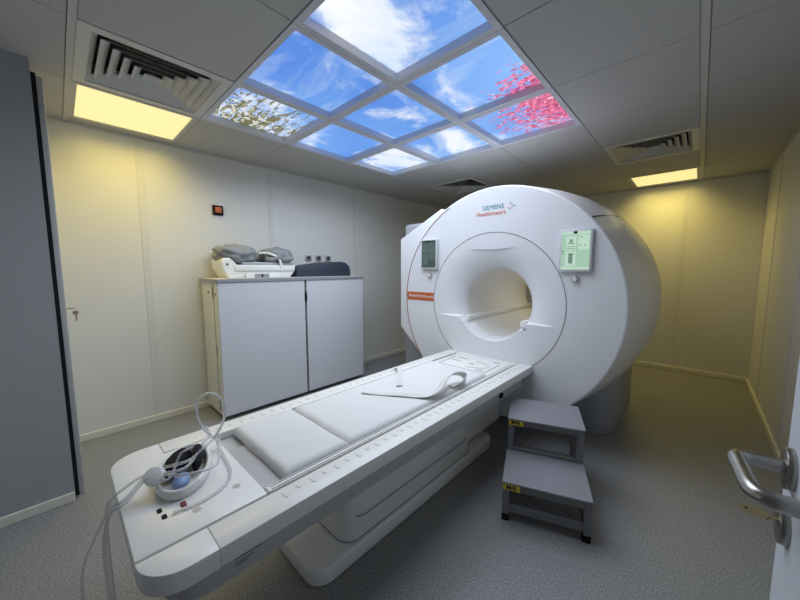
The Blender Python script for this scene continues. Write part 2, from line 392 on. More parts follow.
# ------------------------------------------------------------------ ceiling fixtures
def frame_mesh(name, x0, x1, y0, y1, win, z0, z1, m, parent):
    """square frame: outer edge x0..y1, opening inset by win"""
    bm = bmesh.new()
    for lo, hi in (((x0, y0, z0), (x0+win, y1, z1)), ((x1-win, y0, z0), (x1, y1, z1)), ((x0+win, y0, z0), (x1-win, y0+win, z1)), ((x0+win, y1-win, z0), (x1-win, y1, z1))):
        g = bmesh.ops.create_cube(bm, size=1)
        for v in g['verts']: v.co = Vector([(lo[q]+hi[q])/2+v.co[q]*(hi[q]-lo[q]) for q in range(3)])
    return bmobj(name, bm, m, parent)
SKY_LABEL = {(4, 2): 'sky ceiling panel filled with big white clouds, no blossom',
    (3, 2): 'blue sky ceiling panel between the cloudy one and the white blossom one',
    (2, 2): 'sky ceiling panel with white blossom twigs',
    (4, 3): 'blue sky ceiling panel with a pink blossom spray in one corner, beside the cloudy one',
    (3, 3): 'centre panel of the three by three sky ceiling',
    (2, 3): 'sky ceiling panel next to the white blossom one, on the left wall side',
    (4, 4): 'corner sky ceiling panel covered widely in pink blossom',
    (3, 4): 'sky ceiling panel beside the corner one covered in pink blossom, on the scanner side',
    (2, 4): 'sky ceiling panel at the corner diagonally across from the big white clouds'}
for (i, j) in SKY:
    x0, x1, y0, y1 = XE[i], XE[i+1], YE[j], YE[j+1]
    t = thing('sky_panel', ((x0+x1)/2, (y0+y1)/2, H), SKY_LABEL[(i, j)], 'ceiling light', 'backlit sky panels in the ceiling')
    frame_mesh('frame', x0+0.001, x1-0.001, y0+0.001, y1-0.001, 0.028, H-0.004, H+0.05, M['skyframe'], t)
    box('printed_panel', (x0+0.02, y0+0.02, H+0.034), (x1-0.02, y1-0.02, H+0.040), M['sky'], t)
    area('sky_lamp', ((x0+x1)/2, (y0+y1)/2, H-0.007), 0.53, 0.53, SKY_LAMP, (0.83, 0.91, 1.0), 165)
for n, (i, j) in enumerate(LIGHTS):
    x0, x1, y0, y1 = XE[i], XE[i+1], YE[j], YE[j+1]
    t = thing('ceiling_light', ((x0+x1)/2, (y0+y1)/2, H), ['warm yellow square ceiling light beside the air vent and sky panels', 'warm yellow square ceiling light by the back wall behind the scanner'][n], 'ceiling light', 'warm ceiling lights')
    frame_mesh('frame', x0+0.012, x1-(0.012 if n == 0 else .0155), y0+0.012, y1-0.012, 0.022, H-0.002, H+0.03, M['tbar'], t)
    box('diffuser', (x0+0.02, y0+0.02, H+0.006), (x1-0.025, y1-0.02, H+0.012), M['warm'], t)
    area('warm_lamp', ((x0+x1)/2, (y0+y1)/2, H-0.005), 0.53, 0.53, (WARM_LAMP_L, WARM_LAMP_R)[n], (1.0, 0.77, 0.20), 135)
VL = ['large square four-way ceiling vent beside a warm light', 'square four-way ceiling vent near the light over the back wall', 'square ceiling vent above the left side of the scanner']
for n, (i, j) in enumerate(VENTS):
    x0, x1, y0, y1 = XE[i], XE[i+1], YE[j], YE[j+1]
    cx, cy = (x0+x1)/2, (y0+y1)/2
    t = thing('ceiling_vent', (cx, cy, H), VL[n], 'vent', 'square ceiling vents')
    frame_mesh('frame', x0+0.004, x1-(0.004 if i != 5 else .0155), y0+(0.004 if j != 1 else .0135), y1-0.004, 0.044, H-0.004, H+0.10, M['vent'], t)
    box('duct', (x0+0.01, y0+0.01, H+0.11), (x1-0.01, y1-0.01, H+0.14), M['dark'], t)
    for q in range(6):                          # nested louvres, each blade sloping outwards
        ro, ri = 0.254-q*0.043, 0.254-q*0.043-0.034
        zo, zi = H+0.001, H+0.027
        for s in range(4):
            ca, sa = math.cos(s*PI/2), math.sin(s*PI/2)
            def RT(u, v, z): return (cx+u*ca-v*sa, cy+u*sa+v*ca, z)
            V = [RT(ro, -ro, zo), RT(ro, ro, zo), RT(ri, ri, zi), RT(ri, -ri, zi), RT(ro-.003, -ro+.003, zo+.003), RT(ro-.003, ro-.003, zo+.003), RT(ri-.003, ri-.003, zi+.003), RT(ri-.003, -ri+.003, zi+.003)]
            F = [(0, 1, 2, 3), (7, 6, 5, 4), (0, 4, 5, 1), (1, 5, 6, 2), (2, 6, 7, 3), (3, 7, 4, 0)]
            obj('louvre', V, F, M['vent'], t)

# ------------------------------------------------------------------ MRI scanner
CX, CZ, FYM = -1.13, 0.96, 2.20                # bore axis and front face
mri = thing('mri_scanner', (CX, 3.0, 0), 'large round white scanner with an open bore and orange name label', 'mri scanner')
RF, RR, RB = 0.845, 0.525, 0.268
# drum: bulging barrel behind the front face, open at the bore
prof = [(FYM, RR), (FYM, 0.60), (FYM, 0.838), (FYM, 0.842), (FYM+0.002, 0.847), (FYM+0.006, 0.8505), (FYM+0.012, 0.852), (FYM+0.018, 0.853), (FYM+0.10, 0.864), (FYM+0.2, 0.877), (FYM+0.35, 0.896), (FYM+0.5, 0.912),
        (FYM+0.65, 0.924), (FYM+0.85, 0.931), (FYM+1.05, 0.925), (FYM+1.25, 0.895), (FYM+1.38, 0.84), (FYM+1.42, 0.78), (FYM+1.43, 0.60), (FYM+1.43, 0.45)]
lathe_y('drum_cover', prof, CX, CZ, M['white2'], mri, 160)
# funnel: concave round the upper bore, a flat apron with ledges below
def funnel():
    NT, NR = 720, 44; V = []; F = []
    for i in range(NT):
        a = 2*PI*i/NT; ca, sa = math.cos(a), math.sin(a)
        for k2 in range(NR+1):
            t = (k2/NR)
            r = RR+(RB-RR)*t
            zz = r*sa; xx = r*ca
            d_dish = 0.125*(1-math.sqrt(max(0, 1-t*t)))*(0.6+0.4*t)
            zl = -0.115 + (0.0 if abs(xx) > 0.27 else -0.05*min(1, (0.27-abs(xx))/0.03)*(1 if xx > 0 else 0.6))
            s = min(1, max(0, (zl-zz)/0.010)); s = s*s*(3-2*s)
            apron = 0.0 if t < 0.94 else 0.125*((t-0.94)/0.06)**2
            d = d_dish*(1-s)+apron*s
            # crescent lip above the bore
            da = abs(a-PI/2); lip = 0.40+0.25*da*da
            if da < 0.47 and r > lip: d *= 0.25+0.75*min(1, (da/0.47)**4)
            V.append((CX+xx, FYM+d, CZ+zz))
    K = NR+1
    for i in range(NT):
        j = (i+1) % NT
        for k2 in range(NR): F.append((i*K+k2, i*K+k2+1, j*K+k2+1, j*K+k2))
    return obj('bore_funnel', V, F, M['white2'], mri, True, math.radians(38))
funnel()
lathe_y('bore_tube', [(FYM+0.122, RB), (FYM+0.17, RB+0.004), (FYM+0.9, RB+0.006), (FYM+1.36, RB+0.008), (FYM+1.40, 0.31), (FYM+1.43, 0.45)], CX, CZ, M['bore'], mri, 96)
lathe_y('ring_seam', [(FYM-0.0012, RR-0.002), (FYM-0.0012, RR+0.002), (FYM+0.003, RR+0.002), (FYM+0.003, RR-0.002)], CX, CZ, M['seam'], mri, 128, True)
# guide rails along the bore
for s in (-1, 1):
    xa = CX+s*0.245
    prism('guide_rail', rounded(min(xa, xa+s*-0.035), CZ-0.160, max(xa, xa+s*-0.035), CZ-0.118, 0.006, 2), FYM+0.05, FYM+1.38, M['white'], mri, 1, 0.003)
box('latch', (CX+0.255, FYM-0.003, CZ-0.172), (CX+0.272, FYM+0.001, CZ-0.150), M['alu'], mri, 0.001, 1)
box('added_glow_strip', (CX-0.02, FYM+0.5, CZ+RB-0.012), (CX+0.02, FYM+1.25, CZ+RB-0.002), mat('added_strip_glow', (0.5, 0.5, 0.5), 0.5, emis=(1.0, 0.93, 0.72), estr=1.2), mri, 0.003)  # glowing strip added to brighten the bore interior, not a known fitting
bl = area('bore_fill_added', (CX, FYM+0.88, CZ+RB-0.016), 0.03, 0.75, 0.6, (1.0, 0.94, 0.80), 170)  # added fill light that lifts the brightness inside the bore
# left side cover with chamfered corners and red accent seam
prism('side_cover', [(-1.60, 1.715), (-2.062, 1.492), (-2.062, 0.672), (-1.80, 0.435)]+[(CX+0.72*math.cos(math.radians(a)), CZ+0.72*math.sin(math.radians(a))) for a in range(218, 122, -6)], FYM+0.012, FYM+0.5, M['white2'], mri, 1, 0.012, 3)
pts = [(CX+0.838*math.cos(math.radians(a)), FYM-0.0005, CZ+0.838*math.sin(math.radians(a))) for a in range(117, 222, 3)]
tube('red_seam', pts, 0.0035, M['red'], mri, 6, smooth_k=1)
box('side_column', (-2.20, FYM+0.22, 0.0), (-1.75, FYM+0.62, 1.66), M['mrigrey'], mri, 0.03)
# grey plinth under the drum
prism('plinth', rounded(-1.87, 2.62, -0.385, 3.62, 0.16, 8), 0.0, 0.62, M['mrigrey'], mri, 2, 0.008)
prism('plinth_shadow_gap', rounded(-1.83, 2.63, -0.42, 3.61, 0.16, 8), 0.0, 0.012, M['black'], mri, 2)
# dark seam of the upper side hatch
pts = []
for q in range(15):
    yy = FYM+0.03+q*0.045; t = q/14; a = math.radians(42+4*t-2*t*t)
    rr = 0.855+(0.924-0.855)*min(1, max(0, yy-FYM-0.03)/0.62)**0.93
    pts.append((CX+(rr+.001)*math.cos(a), yy, CZ+(rr+.001)*math.sin(a)))
tube('hatch_seam', pts, 0.0035, M['black'], mri, 6, smooth_k=1)
# touch displays
def display(x0, x1, z0, z1, lit):
    p = box('touch_display', (x0, FYM-0.028, z0), (x1, FYM+0.002, z1), mat('display_bezel', (0.60, 0.60, 0.63), 0.4), mri, 0.006)
    a, b = x0+0.012, x1-0.012; c, d = z0+0.016, z1-0.012; yf = FYM-0.0285
    box('screen', (a, yf-0.0006, c), (b, yf+0.004, d), M['screen'] if lit else M['screendark'], p)
    def R(u0, v0, u1, v1, m, e=0.0008): box('screen_graphic', (a+(b-a)*u0, yf-0.0006-e, c+(d-c)*v0), (a+(b-a)*u1, yf-0.0005, c+(d-c)*v1), m, p)
    if lit:
        R(0.0, 0.93, 1, 1.0, M['screenlite']); R(0.0, 0.0, 1, 0.07, M['screenlite']); R(0.42, 0.94, 0.55, 1.0, M['black'], .0012)
        R(0.16, 0.52, 0.52, 0.88, M['screenlite']); R(0.16, 0.10, 0.52, 0.48, M['screenlite']); R(0.60, 0.52, 0.97, 0.90, M['screenlite'])
        R(0.30, 0.72, 0.40, 0.80, M['screengrey'], .0012); R(0.24, 0.68, 0.46, 0.71, M['screengrey'], .0012); R(0.18, 0.60, 0.50, 0.615, M['screengrey'], .0012); R(0.18, 0.55, 0.50, 0.565, M['screengrey'], .0012)
        R(0.27, 0.16, 0.42, 0.42, M['screengrey'], .0012); R(0.25, 0.40, 0.44, 0.43, M['screengrey'], .0012)
        R(0.03, 0.47, 0.08, 0.52, M['screengrey'], .0012); R(0.03, 0.41, 0.08, 0.45, M['screengrey'], .0012)
        R(0.65, 0.62, 0.70, 0.65, M['screengrey'], .0012); R(0.80, 0.62, 0.85, 0.65, M['screengrey'], .0012); R(0.62, 0.84, 0.75, 0.855, M['screengrey'], .0012)
    else:
        R(0.05, 0.55, 0.45, 0.9, M['screendim2']); R(0.5, 0.3, 0.95, 0.9, M['screendim2']); R(0.05, 0.1, 0.45, 0.5, M['screendim2']); R(0.3, 0.93, 0.6, 0.98, M['black'])
    return p
display(-0.655, -0.472, 1.198, 1.458, True)
display(-1.782, -1.612, 1.214, 1.470, False)
for (x, z) in ((-0.562, 1.155), (-1.700, 1.163)):
    dl = cyl('control_dial', (x, FYM+0.002, z), (x, FYM-0.020, z), 0.024, 0.021, M['dial'], mri, 28, 0.002)
    cyl('dial_cap', (x, FYM-0.018, z), (x, FYM-0.0225, z), 0.014, 0.013, M['white'], dl, 20)
# lettering on the face
text('logo_text', 'SIEMENS', M['teal'], mri, (-1.215, FYM-0.001, 1.650), (1, 0, 0.0), (0, 0, 1), 0.046, 'LEFT', 0.0)
text('logo_text', 'Healthineers', M['orangetext'], mri, (-1.265, FYM-0.001, 1.608), (1, 0, 0.0), (0, 0, 1), 0.046, 'LEFT', 0.0)
for q, (dx, dz) in enumerate(((0, 0.04), (0.012, 0.030), (0.024, 0.018), (0.012, 0.006), (0, -0.004), (-0.012, 0.006), (0.034, 0.018))):
    cyl('logo_dot', (-1.000+dx, FYM-0.002, 1.640+dz), (-1.000+dx, FYM+0.001, 1.640+dz), 0.0042, 0.0042, M['orangetext' if q % 2 else 'teal'], mri, 8)
lab = box('name_label', (-1.960, FYM-0.003, 0.940), (-1.660, FYM+0.001, 1.012), M['orange'], mri, 0.001, 1)
text('label_text', 'MAGNETOM Free.Max', M['whitetext'], lab, (-1.940, FYM-0.0035, 0.967), (1, 0, 0), (0, 0, 1), 0.030, 'LEFT', 0.0004)

# ------------------------------------------------------------------ patient table
TZ = 0.55
tab = thing('patient_table', (-1.142, 1.2, 0), 'long white patient table on a low pedestal docked to the scanner', 'patient table')
Y0, Y1 = 0.071, 2.198
prism('near_deck', [(-1.485+0.1-0.1*math.cos(a*PI/20), Y0+0.1-0.1*math.sin(a*PI/20)) for a in range(11)]+[(-0.9045, Y0), (-0.9045, 0.385), (-1.388, 0.385), (-1.388, 0.2195), (-1.485, 0.2195)], 0.498, TZ, M['white'], tab, 2, 0.006, 2)
box('tray', (-1.388, 0.385, 0.496), (-0.9045, 2.06, 0.520), M['traygrey'], tab)
box('far_deck', (-1.388, 1.80, 0.496), (-0.9045, Y1, TZ-0.002), M['white'], tab, 0.003)
for s in (-1, 1):
    xi, xo = (-0.896, -0.800) if s > 0 else (-1.393, -1.485)
    a, b = min(xi, xo), max(xi, xo)
    rr = (0.0, 0.092, 0.0, 0.0) if s > 0 else (0.092, 0.0, 0.0, 0.0)
    rail = prism('side_rail', rounded(a, 0.2199, b, Y1, 0.0), 0.498, TZ, M['white'], tab, 2, 0.004, 2)
    if s > 0: prism('rail_cap', rounded(a, Y0, b, 0.2195, rr, 8), 0.498, TZ, M['white'], tab, 2, 0.004, 2)
    # printed scale: small angle marks along the rail
    bm = bmesh.new()
    for q in range(37):
        yy = 0.41+q*0.047; xx = xi-0.055 if s < 0 else xi+0.024
        for lo, hi in (((xx, yy, TZ-0.001), (xx+0.026 if q % 2 == 0 else xx+0.016, yy+0.0022, TZ+0.0005)), ((xx+(0.024 if q % 2 == 0 else 0.014), yy, TZ-0.001), (xx+(0.0265 if q % 2 == 0 else 0.0165), yy+0.011, TZ+0.0005))):
            g = bmesh.ops.create_cube(bm, size=1)
            for v in g['verts']: v.co = Vector([(lo[c]+hi[c])/2+v.co[c]*(hi[c]-lo[c]) for c in range(3)])
    stuff(bmobj('scale_marks', bm, M['greyprint'], tab))
for x0, y0_ in ((-0.9275, 0.40), (-0.9125, 0.40), (-1.380, 0.74)): box('track_groove', (x0, y0_, 0.5195), (x0+0.0035, 2.13, TZ+0.0012), M['seam'], tab)
box('track_strip', (-0.932, 0.39, 0.5195), (-0.905, 2.13, TZ+0.0006), M['white'], tab)
box('tray_plate', (-1.262, 0.388, 0.520), (-0.955, 0.52, 0.532), M['alu'], tab, 0.002, 1)
# markings printed at the scanner end
for (x0, y0, x1, y1) in ((-1.33, 1.83, -1.325, 2.05), (-0.98, 1.83, -0.974, 2.05), (-1.33, 1.826, -0.974, 1.831), (-1.30, 2.04, -1.22, 2.052), (-1.30, 1.96, -1.23, 1.97), (-1.05, 1.86, -1.00, 1.872), (-1.04, 2.09, -0.99, 2.10), (-1.16, 1.955, -1.12, 1.962), (-1.143, 1.94, -1.137, 1.98)):
    box('print_mark', (x0, y0, TZ-0.003), (x1, y1, TZ-0.0008), M['greyprint'], tab)
pts = [(-1.14+0.13*math.cos(a/20*PI-PI/2), 1.955+0.075*math.sin(a/20*PI-PI/2), TZ-0.0015) for a in range(21)]
tube('print_mark', pts, 0.0018, M['greyprint'], tab, 5, smooth_k=1)
for (x, y) in ((-0.984, 0.219), (-1.006, 0.332)): cyl('deck_stud', (x, y, TZ-0.002), (x, y, TZ+0.001), 0.011, 0.011, M['alu'], tab, 16)
box('socket', (-1.044, 0.192, TZ-0.002), (-1.024, 0.205, TZ+0.005), M['redled'], tab, 0.001, 1)
for (x, y) in ((-1.050, 0.140), (-1.015, 0.145)): box('socket', (x-0.012, y, TZ-0.002), (x+0.006, y+0.011, TZ+0.003), M['black'], tab, 0.001, 1)
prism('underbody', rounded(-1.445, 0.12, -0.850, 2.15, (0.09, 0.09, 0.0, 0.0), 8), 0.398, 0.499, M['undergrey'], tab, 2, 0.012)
box('release_knob', (-0.852, 1.80, 0.425), (-0.836, 1.835, 0.455), M['black'], tab, 0.004)
prism('lift_column', rounded(-1.30, 0.73, -0.985, 1.72, 0.07, 8), 0.06, 0.40, M['white'], tab, 2, 0.006)
prism('lift_sleeve', rounded(-1.29, 0.76, -0.972, 1.67, 0.07, 8), 0.184, 0.40, M['white'], tab, 2, 0.003)
prism('column_seam', rounded(-1.292, 0.758, -0.970, 1.672, 0.07, 8), 0.180, 0.1845, M['greyprint'], tab, 2)
prism('column_seam', rounded(-1.303, 0.727, -0.981, 1.723, 0.07, 8), 0.074, 0.079, M['greyprint'], tab, 2)
prism('pedestal', rounded(-1.32, 0.573, -0.965, 1.985, 0.075, 8), 0.0, 0.075, M['white'], tab, 2, 0.014, 3)
box('docking_arm', (-1.26, 1.72, 0.10), (-1.02, 2.19, 0.30), M['white'], tab, 0.02)
# rating label on the side
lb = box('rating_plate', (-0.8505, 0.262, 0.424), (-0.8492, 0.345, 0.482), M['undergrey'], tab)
for (y0, y1, z0, z1) in ((0.288, 0.335, 0.464, 0.467), (0.266, 0.325, 0.450, 0.4525), (0.266, 0.34, 0.443, 0.4455), (0.266, 0.315, 0.432, 0.4345), (0.266, 0.30, 0.425, 0.4275), (0.333, 0.340, 0.452, 0.462)):
    box('label_print', (-0.8498, y0, z0+0.008), (-0.8488, y1, z1+0.008), M['blackprint'], lb)

# mattress pads and strap
def pad(name, x0, x1, y0, y1, z0, z1, nx, ny, puff, seed, label):
    V = []; F = []; top = {}; K = nx+1
    for j in range(ny+1):
        for i in range(nx+1):
            u, v = i/nx, j/ny
            e = min(u, 1-u)*(x1-x0); f = min(v, 1-v)*(y1-y0); edge = 1-math.exp(-min(e, f)/0.008)
            n_ = noise.noise(Vector((u*5+seed, v*(y1-y0)*9, seed)))*puff
            z = z0+(z1-z0)*(0.45+0.55*edge)+n_*edge
            bx_ = (1-edge)*0.0
            V.append((x0+(x1-x0)*u, y0+(y1-y0)*v+noise.noise(Vector((u*4, seed*3, v)))*0.004*(v < .02), z))
    for j in range(ny):
        for i in range(nx): F.append((j*K+i, j*K+i+1, (j+1)*K+i+1, (j+1)*K+i))
    n0 = len(V); ring = [i for i in range(K)]+[j*K+nx for j in range(1, ny+1)]+[ny*K+i for i in range(nx-1, -1, -1)]+[j*K for j in range(ny-1, 0, -1)]
    for r in ring: V.append((V[r][0], V[r][1], z0))
    m_ = len(ring)
    for a in range(m_): F.append((ring[a], n0+a, n0+(a+1) % m_, ring[(a+1) % m_]))
    F.append(tuple(n0+a for a in range(m_))[::-1])
    o = obj(name, V, F, M['pad'], None, True, math.radians(50))
    bm = bmesh.new(); bm.from_mesh(o.data); bmesh.ops.recalc_face_normals(bm, faces=bm.faces[:]); bm.to_mesh(o.data); bm.free()
    return tag(o, label, 'mattress pad', 'white pads on the patient table')
pad('mattress_pad', -1.384, -0.934, 0.455, 0.716, 0.5325, 0.567, 60, 40, 0.003, 1.3, 'short thick white pad at the table end with the headset')
pad('mattress_pad', -1.374, -0.934, 0.720, 1.795, 0.5325, 0.566, 50, 90, 0.0025, 5.1, 'long thin white pad between the thick pad and the scanner')
sp = thing('restraint_strap', (-1.1, 1.2, TZ), 'white fabric strap lying loose across the long pad with a raised loop', 'strap')
zt = 0.5715
ribbon('strap_band', [(-1.26, 1.05, zt), (-1.18, 1.10, zt), (-1.09, 1.165, zt+.002), (-1.02, 1.215, zt), (-0.965, 1.25, zt+.004), (-0.955, 1.32, zt+.022), (-0.975, 1.40, zt+.045), (-0.985, 1.48, zt+.055), (-0.965, 1.55, zt+.045), (-0.940, 1.56, zt+.022), (-0.945, 1.50, zt+.006), (-0.965, 1.44, zt+.002)],
       [(0.004, -0.012, 0), (0.012, -0.03, 0), (0.02, -0.04, 0), (0.02, -0.045, 0), (0.03, -0.035, 0.01), (0.042, -0.005, 0.015), (0.04, 0, 0.022), (0.036, 0.005, 0.025), (0.03, -0.01, 0.03), (0.01, 0, 0.042), (0.03, 0.0, 0.03), (0.04, 0.0, 0.0)], 0.004, M['strapw'], sp)
sp2 = ribbon('restraint_strap', [(-1.44, 1.495, TZ+.004), (-1.41, 1.49, TZ+0.018), (-1.37, 1.465, zt+0.006), (-1.33, 1.42, zt+.001), (-1.26, 1.345, zt+.001), (-1.18, 1.255, zt+.001)], [(0.02, 0.028, 0)]*6, 0.003, M['strapw'])
tag(sp2, 'narrow translucent strap coming off the far rail across the long pad', 'strap')

# headset with clear tubing on the near deck
hs = thing('headset', (-1.22, 0.23, TZ), 'white oval headset with black ear pads lying on the table end', 'headset')
hc = Vector((-1.188, 0.237)); ang = math.radians(-20)
def hp(a, ru, rv, z): # oval in the deck plane, long axis turned
    u, v = ru*math.cos(a), rv*math.sin(a); return (hc.x+u*math.cos(ang)-v*math.sin(ang), hc.y+u*math.sin(ang)+v*math.cos(ang), z)
V = []; F = []; n = 64; RU, RV = 0.132, 0.074
for i in range(n):
    a = 2*PI*i/n
    h1 = TZ+0.036-0.004*math.cos(a)
    V += [hp(a, RU, RV, TZ+0.0005), hp(a, RU+.004, RV+.004, TZ+0.015), hp(a, RU+.002, RV+.002, h1-.003), hp(a, RU-.004, RV-.004, h1), hp(a, RU-.011, RV-.011, h1-.004), hp(a, RU-.012, RV-.012, TZ+0.0005)]
for i in range(n):
    j = (i+1) % n
    for k2 in range(6): F.append((i*6+k2, i*6+(k2+1) % 6, j*6+(k2+1) % 6, j*6+k2))
obj('headband', V, F, M['white'], hs, True)
def blobm(name, c, r, m, parent, rz=0.0, amp=0.0, seed=0, sub=3, power=2.0):
    bm = bmesh.new(); bmesh.ops.create_icosphere(bm, subdivisions=sub, radius=1)
    R = Matrix.Rotation(rz, 3, 'Z')
    for v in bm.verts:
        d = v.co.normalized(); s = (abs(d.x)**power+abs(d.y)**power+abs(d.z)**power)**(-1/power)
        k_ = 1+amp*noise.noise(d*2.2+Vector((seed, 0, 0)))+amp*0.5*noise.noise(d*5+Vector((0, seed, 0)))
        v.co = Vector(c)+R @ Vector((d.x*r[0]*s*k_, d.y*r[1]*s*k_, d.z*r[2]*s*k_))
    return bmobj(name, bm, m, parent, True)
blobm('ear_pad', (-1.222, 0.226, TZ+0.032), (0.074, 0.031, 0.032), M['black'], hs, math.radians(-34), 0.08, 2)
blobm('ear_pad', (-1.205, 0.278, TZ+0.036), (0.068, 0.016, 0.034), M['black'], hs, math.radians(-18), 0.06, 4)
ec = cyl('ear_cup', (-1.150, 0.157, TZ+0.050), (-1.135, 0.148, TZ+0.068), 0.028, 0.025, M['cream'], hs, 28, 0.005)
sb = blobm('squeeze_bulb', (-1.123, 0.214, TZ+0.0215), (0.036, 0.024, 0.020), M['blue'], None, math.radians(-25), 0.0, 0)
tag(sb, 'pale blue rubber squeeze bulb inside the white headset ring', 'squeeze bulb')
KN = [(-1.29, 0.359, 0.587), (-1.299, 0.325, 0.637), (-1.304, 0.31, 0.698), (-1.302, 0.316, 0.746), (-1.294, 0.344, 0.765), (-1.286, 0.374, 0.752), (-1.28, 0.394, 0.709), (-1.281, 0.392, 0.658), (-1.286, 0.374, 0.615), (-1.296, 0.350, 0.580)]
TB = [
 ('clear plastic tube rising in a tall loop behind the headset', [(-1.14, 0.165, 0.612), (-1.085, 0.217, 0.608), (-1.082, 0.30, 0.602), (-1.19, 0.340, 0.602)]+KN+[(-1.265, 0.325, 0.585), (-1.21, 0.30, 0.606), (-1.14, 0.235, 0.618), (-1.155, 0.15, 0.618), (-1.135, 0.085, 0.580), (-1.150, 0.056, 0.560), (-1.190, 0.046, 0.50), (-1.20, 0.044, 0.43), (-1.20, 0.044, 0.34), (-1.20, 0.046, 0.25)], 0.0042),
 ('clear plastic tube sweeping in a wide curve over the deck beside the headset', [(-1.29, 0.372, 0.580), (-1.235, 0.362, 0.562), (-1.092, 0.344, 0.5555), (-1.026, 0.301, 0.5555), (-1.004, 0.23, 0.5555), (-1.012, 0.168, 0.5555)], 0.0038),
 ('clear plastic tube drooping from the ear cup down to the floor', [(-1.245, 0.298, 0.604), (-1.217, 0.238, 0.612), (-1.11, 0.180, 0.600), (-1.16, 0.135, 0.612), (-1.18, 0.085, 0.585), (-1.205, 0.055, 0.55), (-1.27, 0.045, 0.47), (-1.30, 0.017, 0.394), (-1.31, -0.007, 0.33), (-1.32, -0.018, 0.255), (-1.33, -0.02, 0.10), (-1.33, -0.05, 0.006), (-1.34, -0.12, 0.0055)], 0.0038),
 ('clear plastic tube tangled over the black ear pads and hanging off the table end', [(-1.30, 0.335, 0.64), (-1.31, 0.345, 0.60), (-1.25, 0.300, 0.595), (-1.18, 0.275, 0.612), (-1.125, 0.222, 0.606), (-1.14, 0.14, 0.612), (-1.12, 0.085, 0.578), (-1.135, 0.054, 0.556), (-1.165, 0.040, 0.50), (-1.185, 0.034, 0.43), (-1.195, 0.034, 0.34), (-1.19, 0.036, 0.26)], 0.0045)]
for lbl, p, r in TB: tag(tube('clear_tube', p, r, M['tubing'], None, 8), lbl, 'tube', 'clear tubes on the patient table')

# ------------------------------------------------------------------ cabinet against the left wall with what stands on it
cab = thing('storage_cabinet', (-2.9, 1.57, 0), 'low wide white storage cabinet with two plain doors against the wall', 'cabinet')
C0, C1, CB, CF, CT = 0.832, 2.285, -3.111, -2.70, 1.142
box('body', (CB, C0+0.004, 0.03), (CF-0.03, C1, CT-0.028), M['cabside'], cab, 0.002, 1)
box('cabinet_plinth', (CB+0.02, C0+0.03, 0.0), (CF-0.06, C1-0.03, 0.03), M['cabtop'], cab)
tp = box('top', (CB, C0-0.006, CT-0.026), (CF+0.004, C1+0.006, CT), M['cabside'], cab, 0.002, 1)
for lo, hi in (((CF+0.002, C0-0.008, CT-0.027), (CF+0.008, C1+0.008, CT-0.001)), ((CB, C0-0.010, CT-0.027), (CF+0.008, C0-0.004, CT-0.001))): box('edge_band', lo, hi, M['cabtop'], tp)
box('middle_gap', (CF-0.035, 1.55, 0.04), (CF-0.025, 1.63, CT-0.03), M['black'], cab)
for y0, y1 in ((C0+0.002, 1.576), (1.597, C1)):
    d = box('door', (CF-0.029, y0, 0.035), (CF, y1, CT-0.029), M['cab'], cab, 0.002, 1)
hd = prism('pull_recess', [(1.586+0.014*math.cos(a*PI/8), 0.955+0.055*math.sin(a*PI/8)) for a in range(16)], CF-0.001, CF+0.003, M['black'], cab, 0)
box('side_seam', (-2.815, C0+0.001, 0.05), (-2.810, C0+0.006, CT-0.03), M['greyprint'], cab)
for x, z in ((-2.93, 1.03), (-2.765, 1.02)): cyl('side_lock', (x, C0+0.006, z), (x, C0-0.003, z), 0.012, 0.012, M['alu'], cab, 14)
for x, z in ((-2.83, 1.03), (-2.80, 0.56), (-2.80, 0.11)): box('hinge', (x-0.006, C0-0.002, z-0.045), (x+0.008, C0+0.006, z+0.045), M['cabtop'], cab, 0.001, 1)
for lo, hi in (((CB+0.04, C0+0.05, 0), (CB+0.05, C0+0.06, 0.03)),): pass

coil = thing('coil_cradle', (-2.93, 1.2, CT), 'white curved coil cradle with a small grey foot on top of the cabinet', 'coil')
ZC = CT+0.0005
prism('cradle_body', [(0.985, ZC), (1.49, ZC), (1.535, ZC+0.055), (1.548, ZC+0.112), (1.02, ZC+0.112), (0.99, ZC+0.15), (0.965, ZC+0.168), (0.925, ZC+0.165), (0.905, ZC+0.145), (0.905, ZC+0.09), (0.935, ZC+0.03), (0.955, ZC)], -3.06, -2.80, M['cream'], coil, 0, 0.012, 3)
box('cradle_step', (-2.80, 1.00, ZC+0.062), (-2.785, 1.53, ZC+0.108), M['cream'], coil, 0.006)
box('cradle_foot', (-2.80, 1.08, ZC), (-2.775, 1.39, ZC+0.042), M['cream'], coil, 0.006)
box('foot_plate', (-2.776, 1.15, ZC+0.002), (-2.772, 1.275, ZC+0.036), M['greyprint'], coil, 0.001, 1)
box('foot_latch', (-2.773, 1.208, ZC+0.008), (-2.769, 1.222, ZC+0.030), M['black'], coil)
box('liner', (-3.05, 1.06, ZC+0.112), (-2.81, 1.53, ZC+0.135), M['alu'], coil, 0.006)
cyl('cheek_screw', (-2.80, 0.945, ZC+0.115), (-2.795, 0.945, ZC+0.115), 0.008, 0.008, M['black'], coil, 12)
tube('cradle_strap', [(-2.79, 1.395, ZC+0.06), (-2.785, 1.395, ZC+0.12), (-2.80, 1.37, ZC+0.18), (-2.83, 1.30, ZC+0.215), (-2.88, 1.24, ZC+0.215)], 0.011, M['cream'], coil, 8)
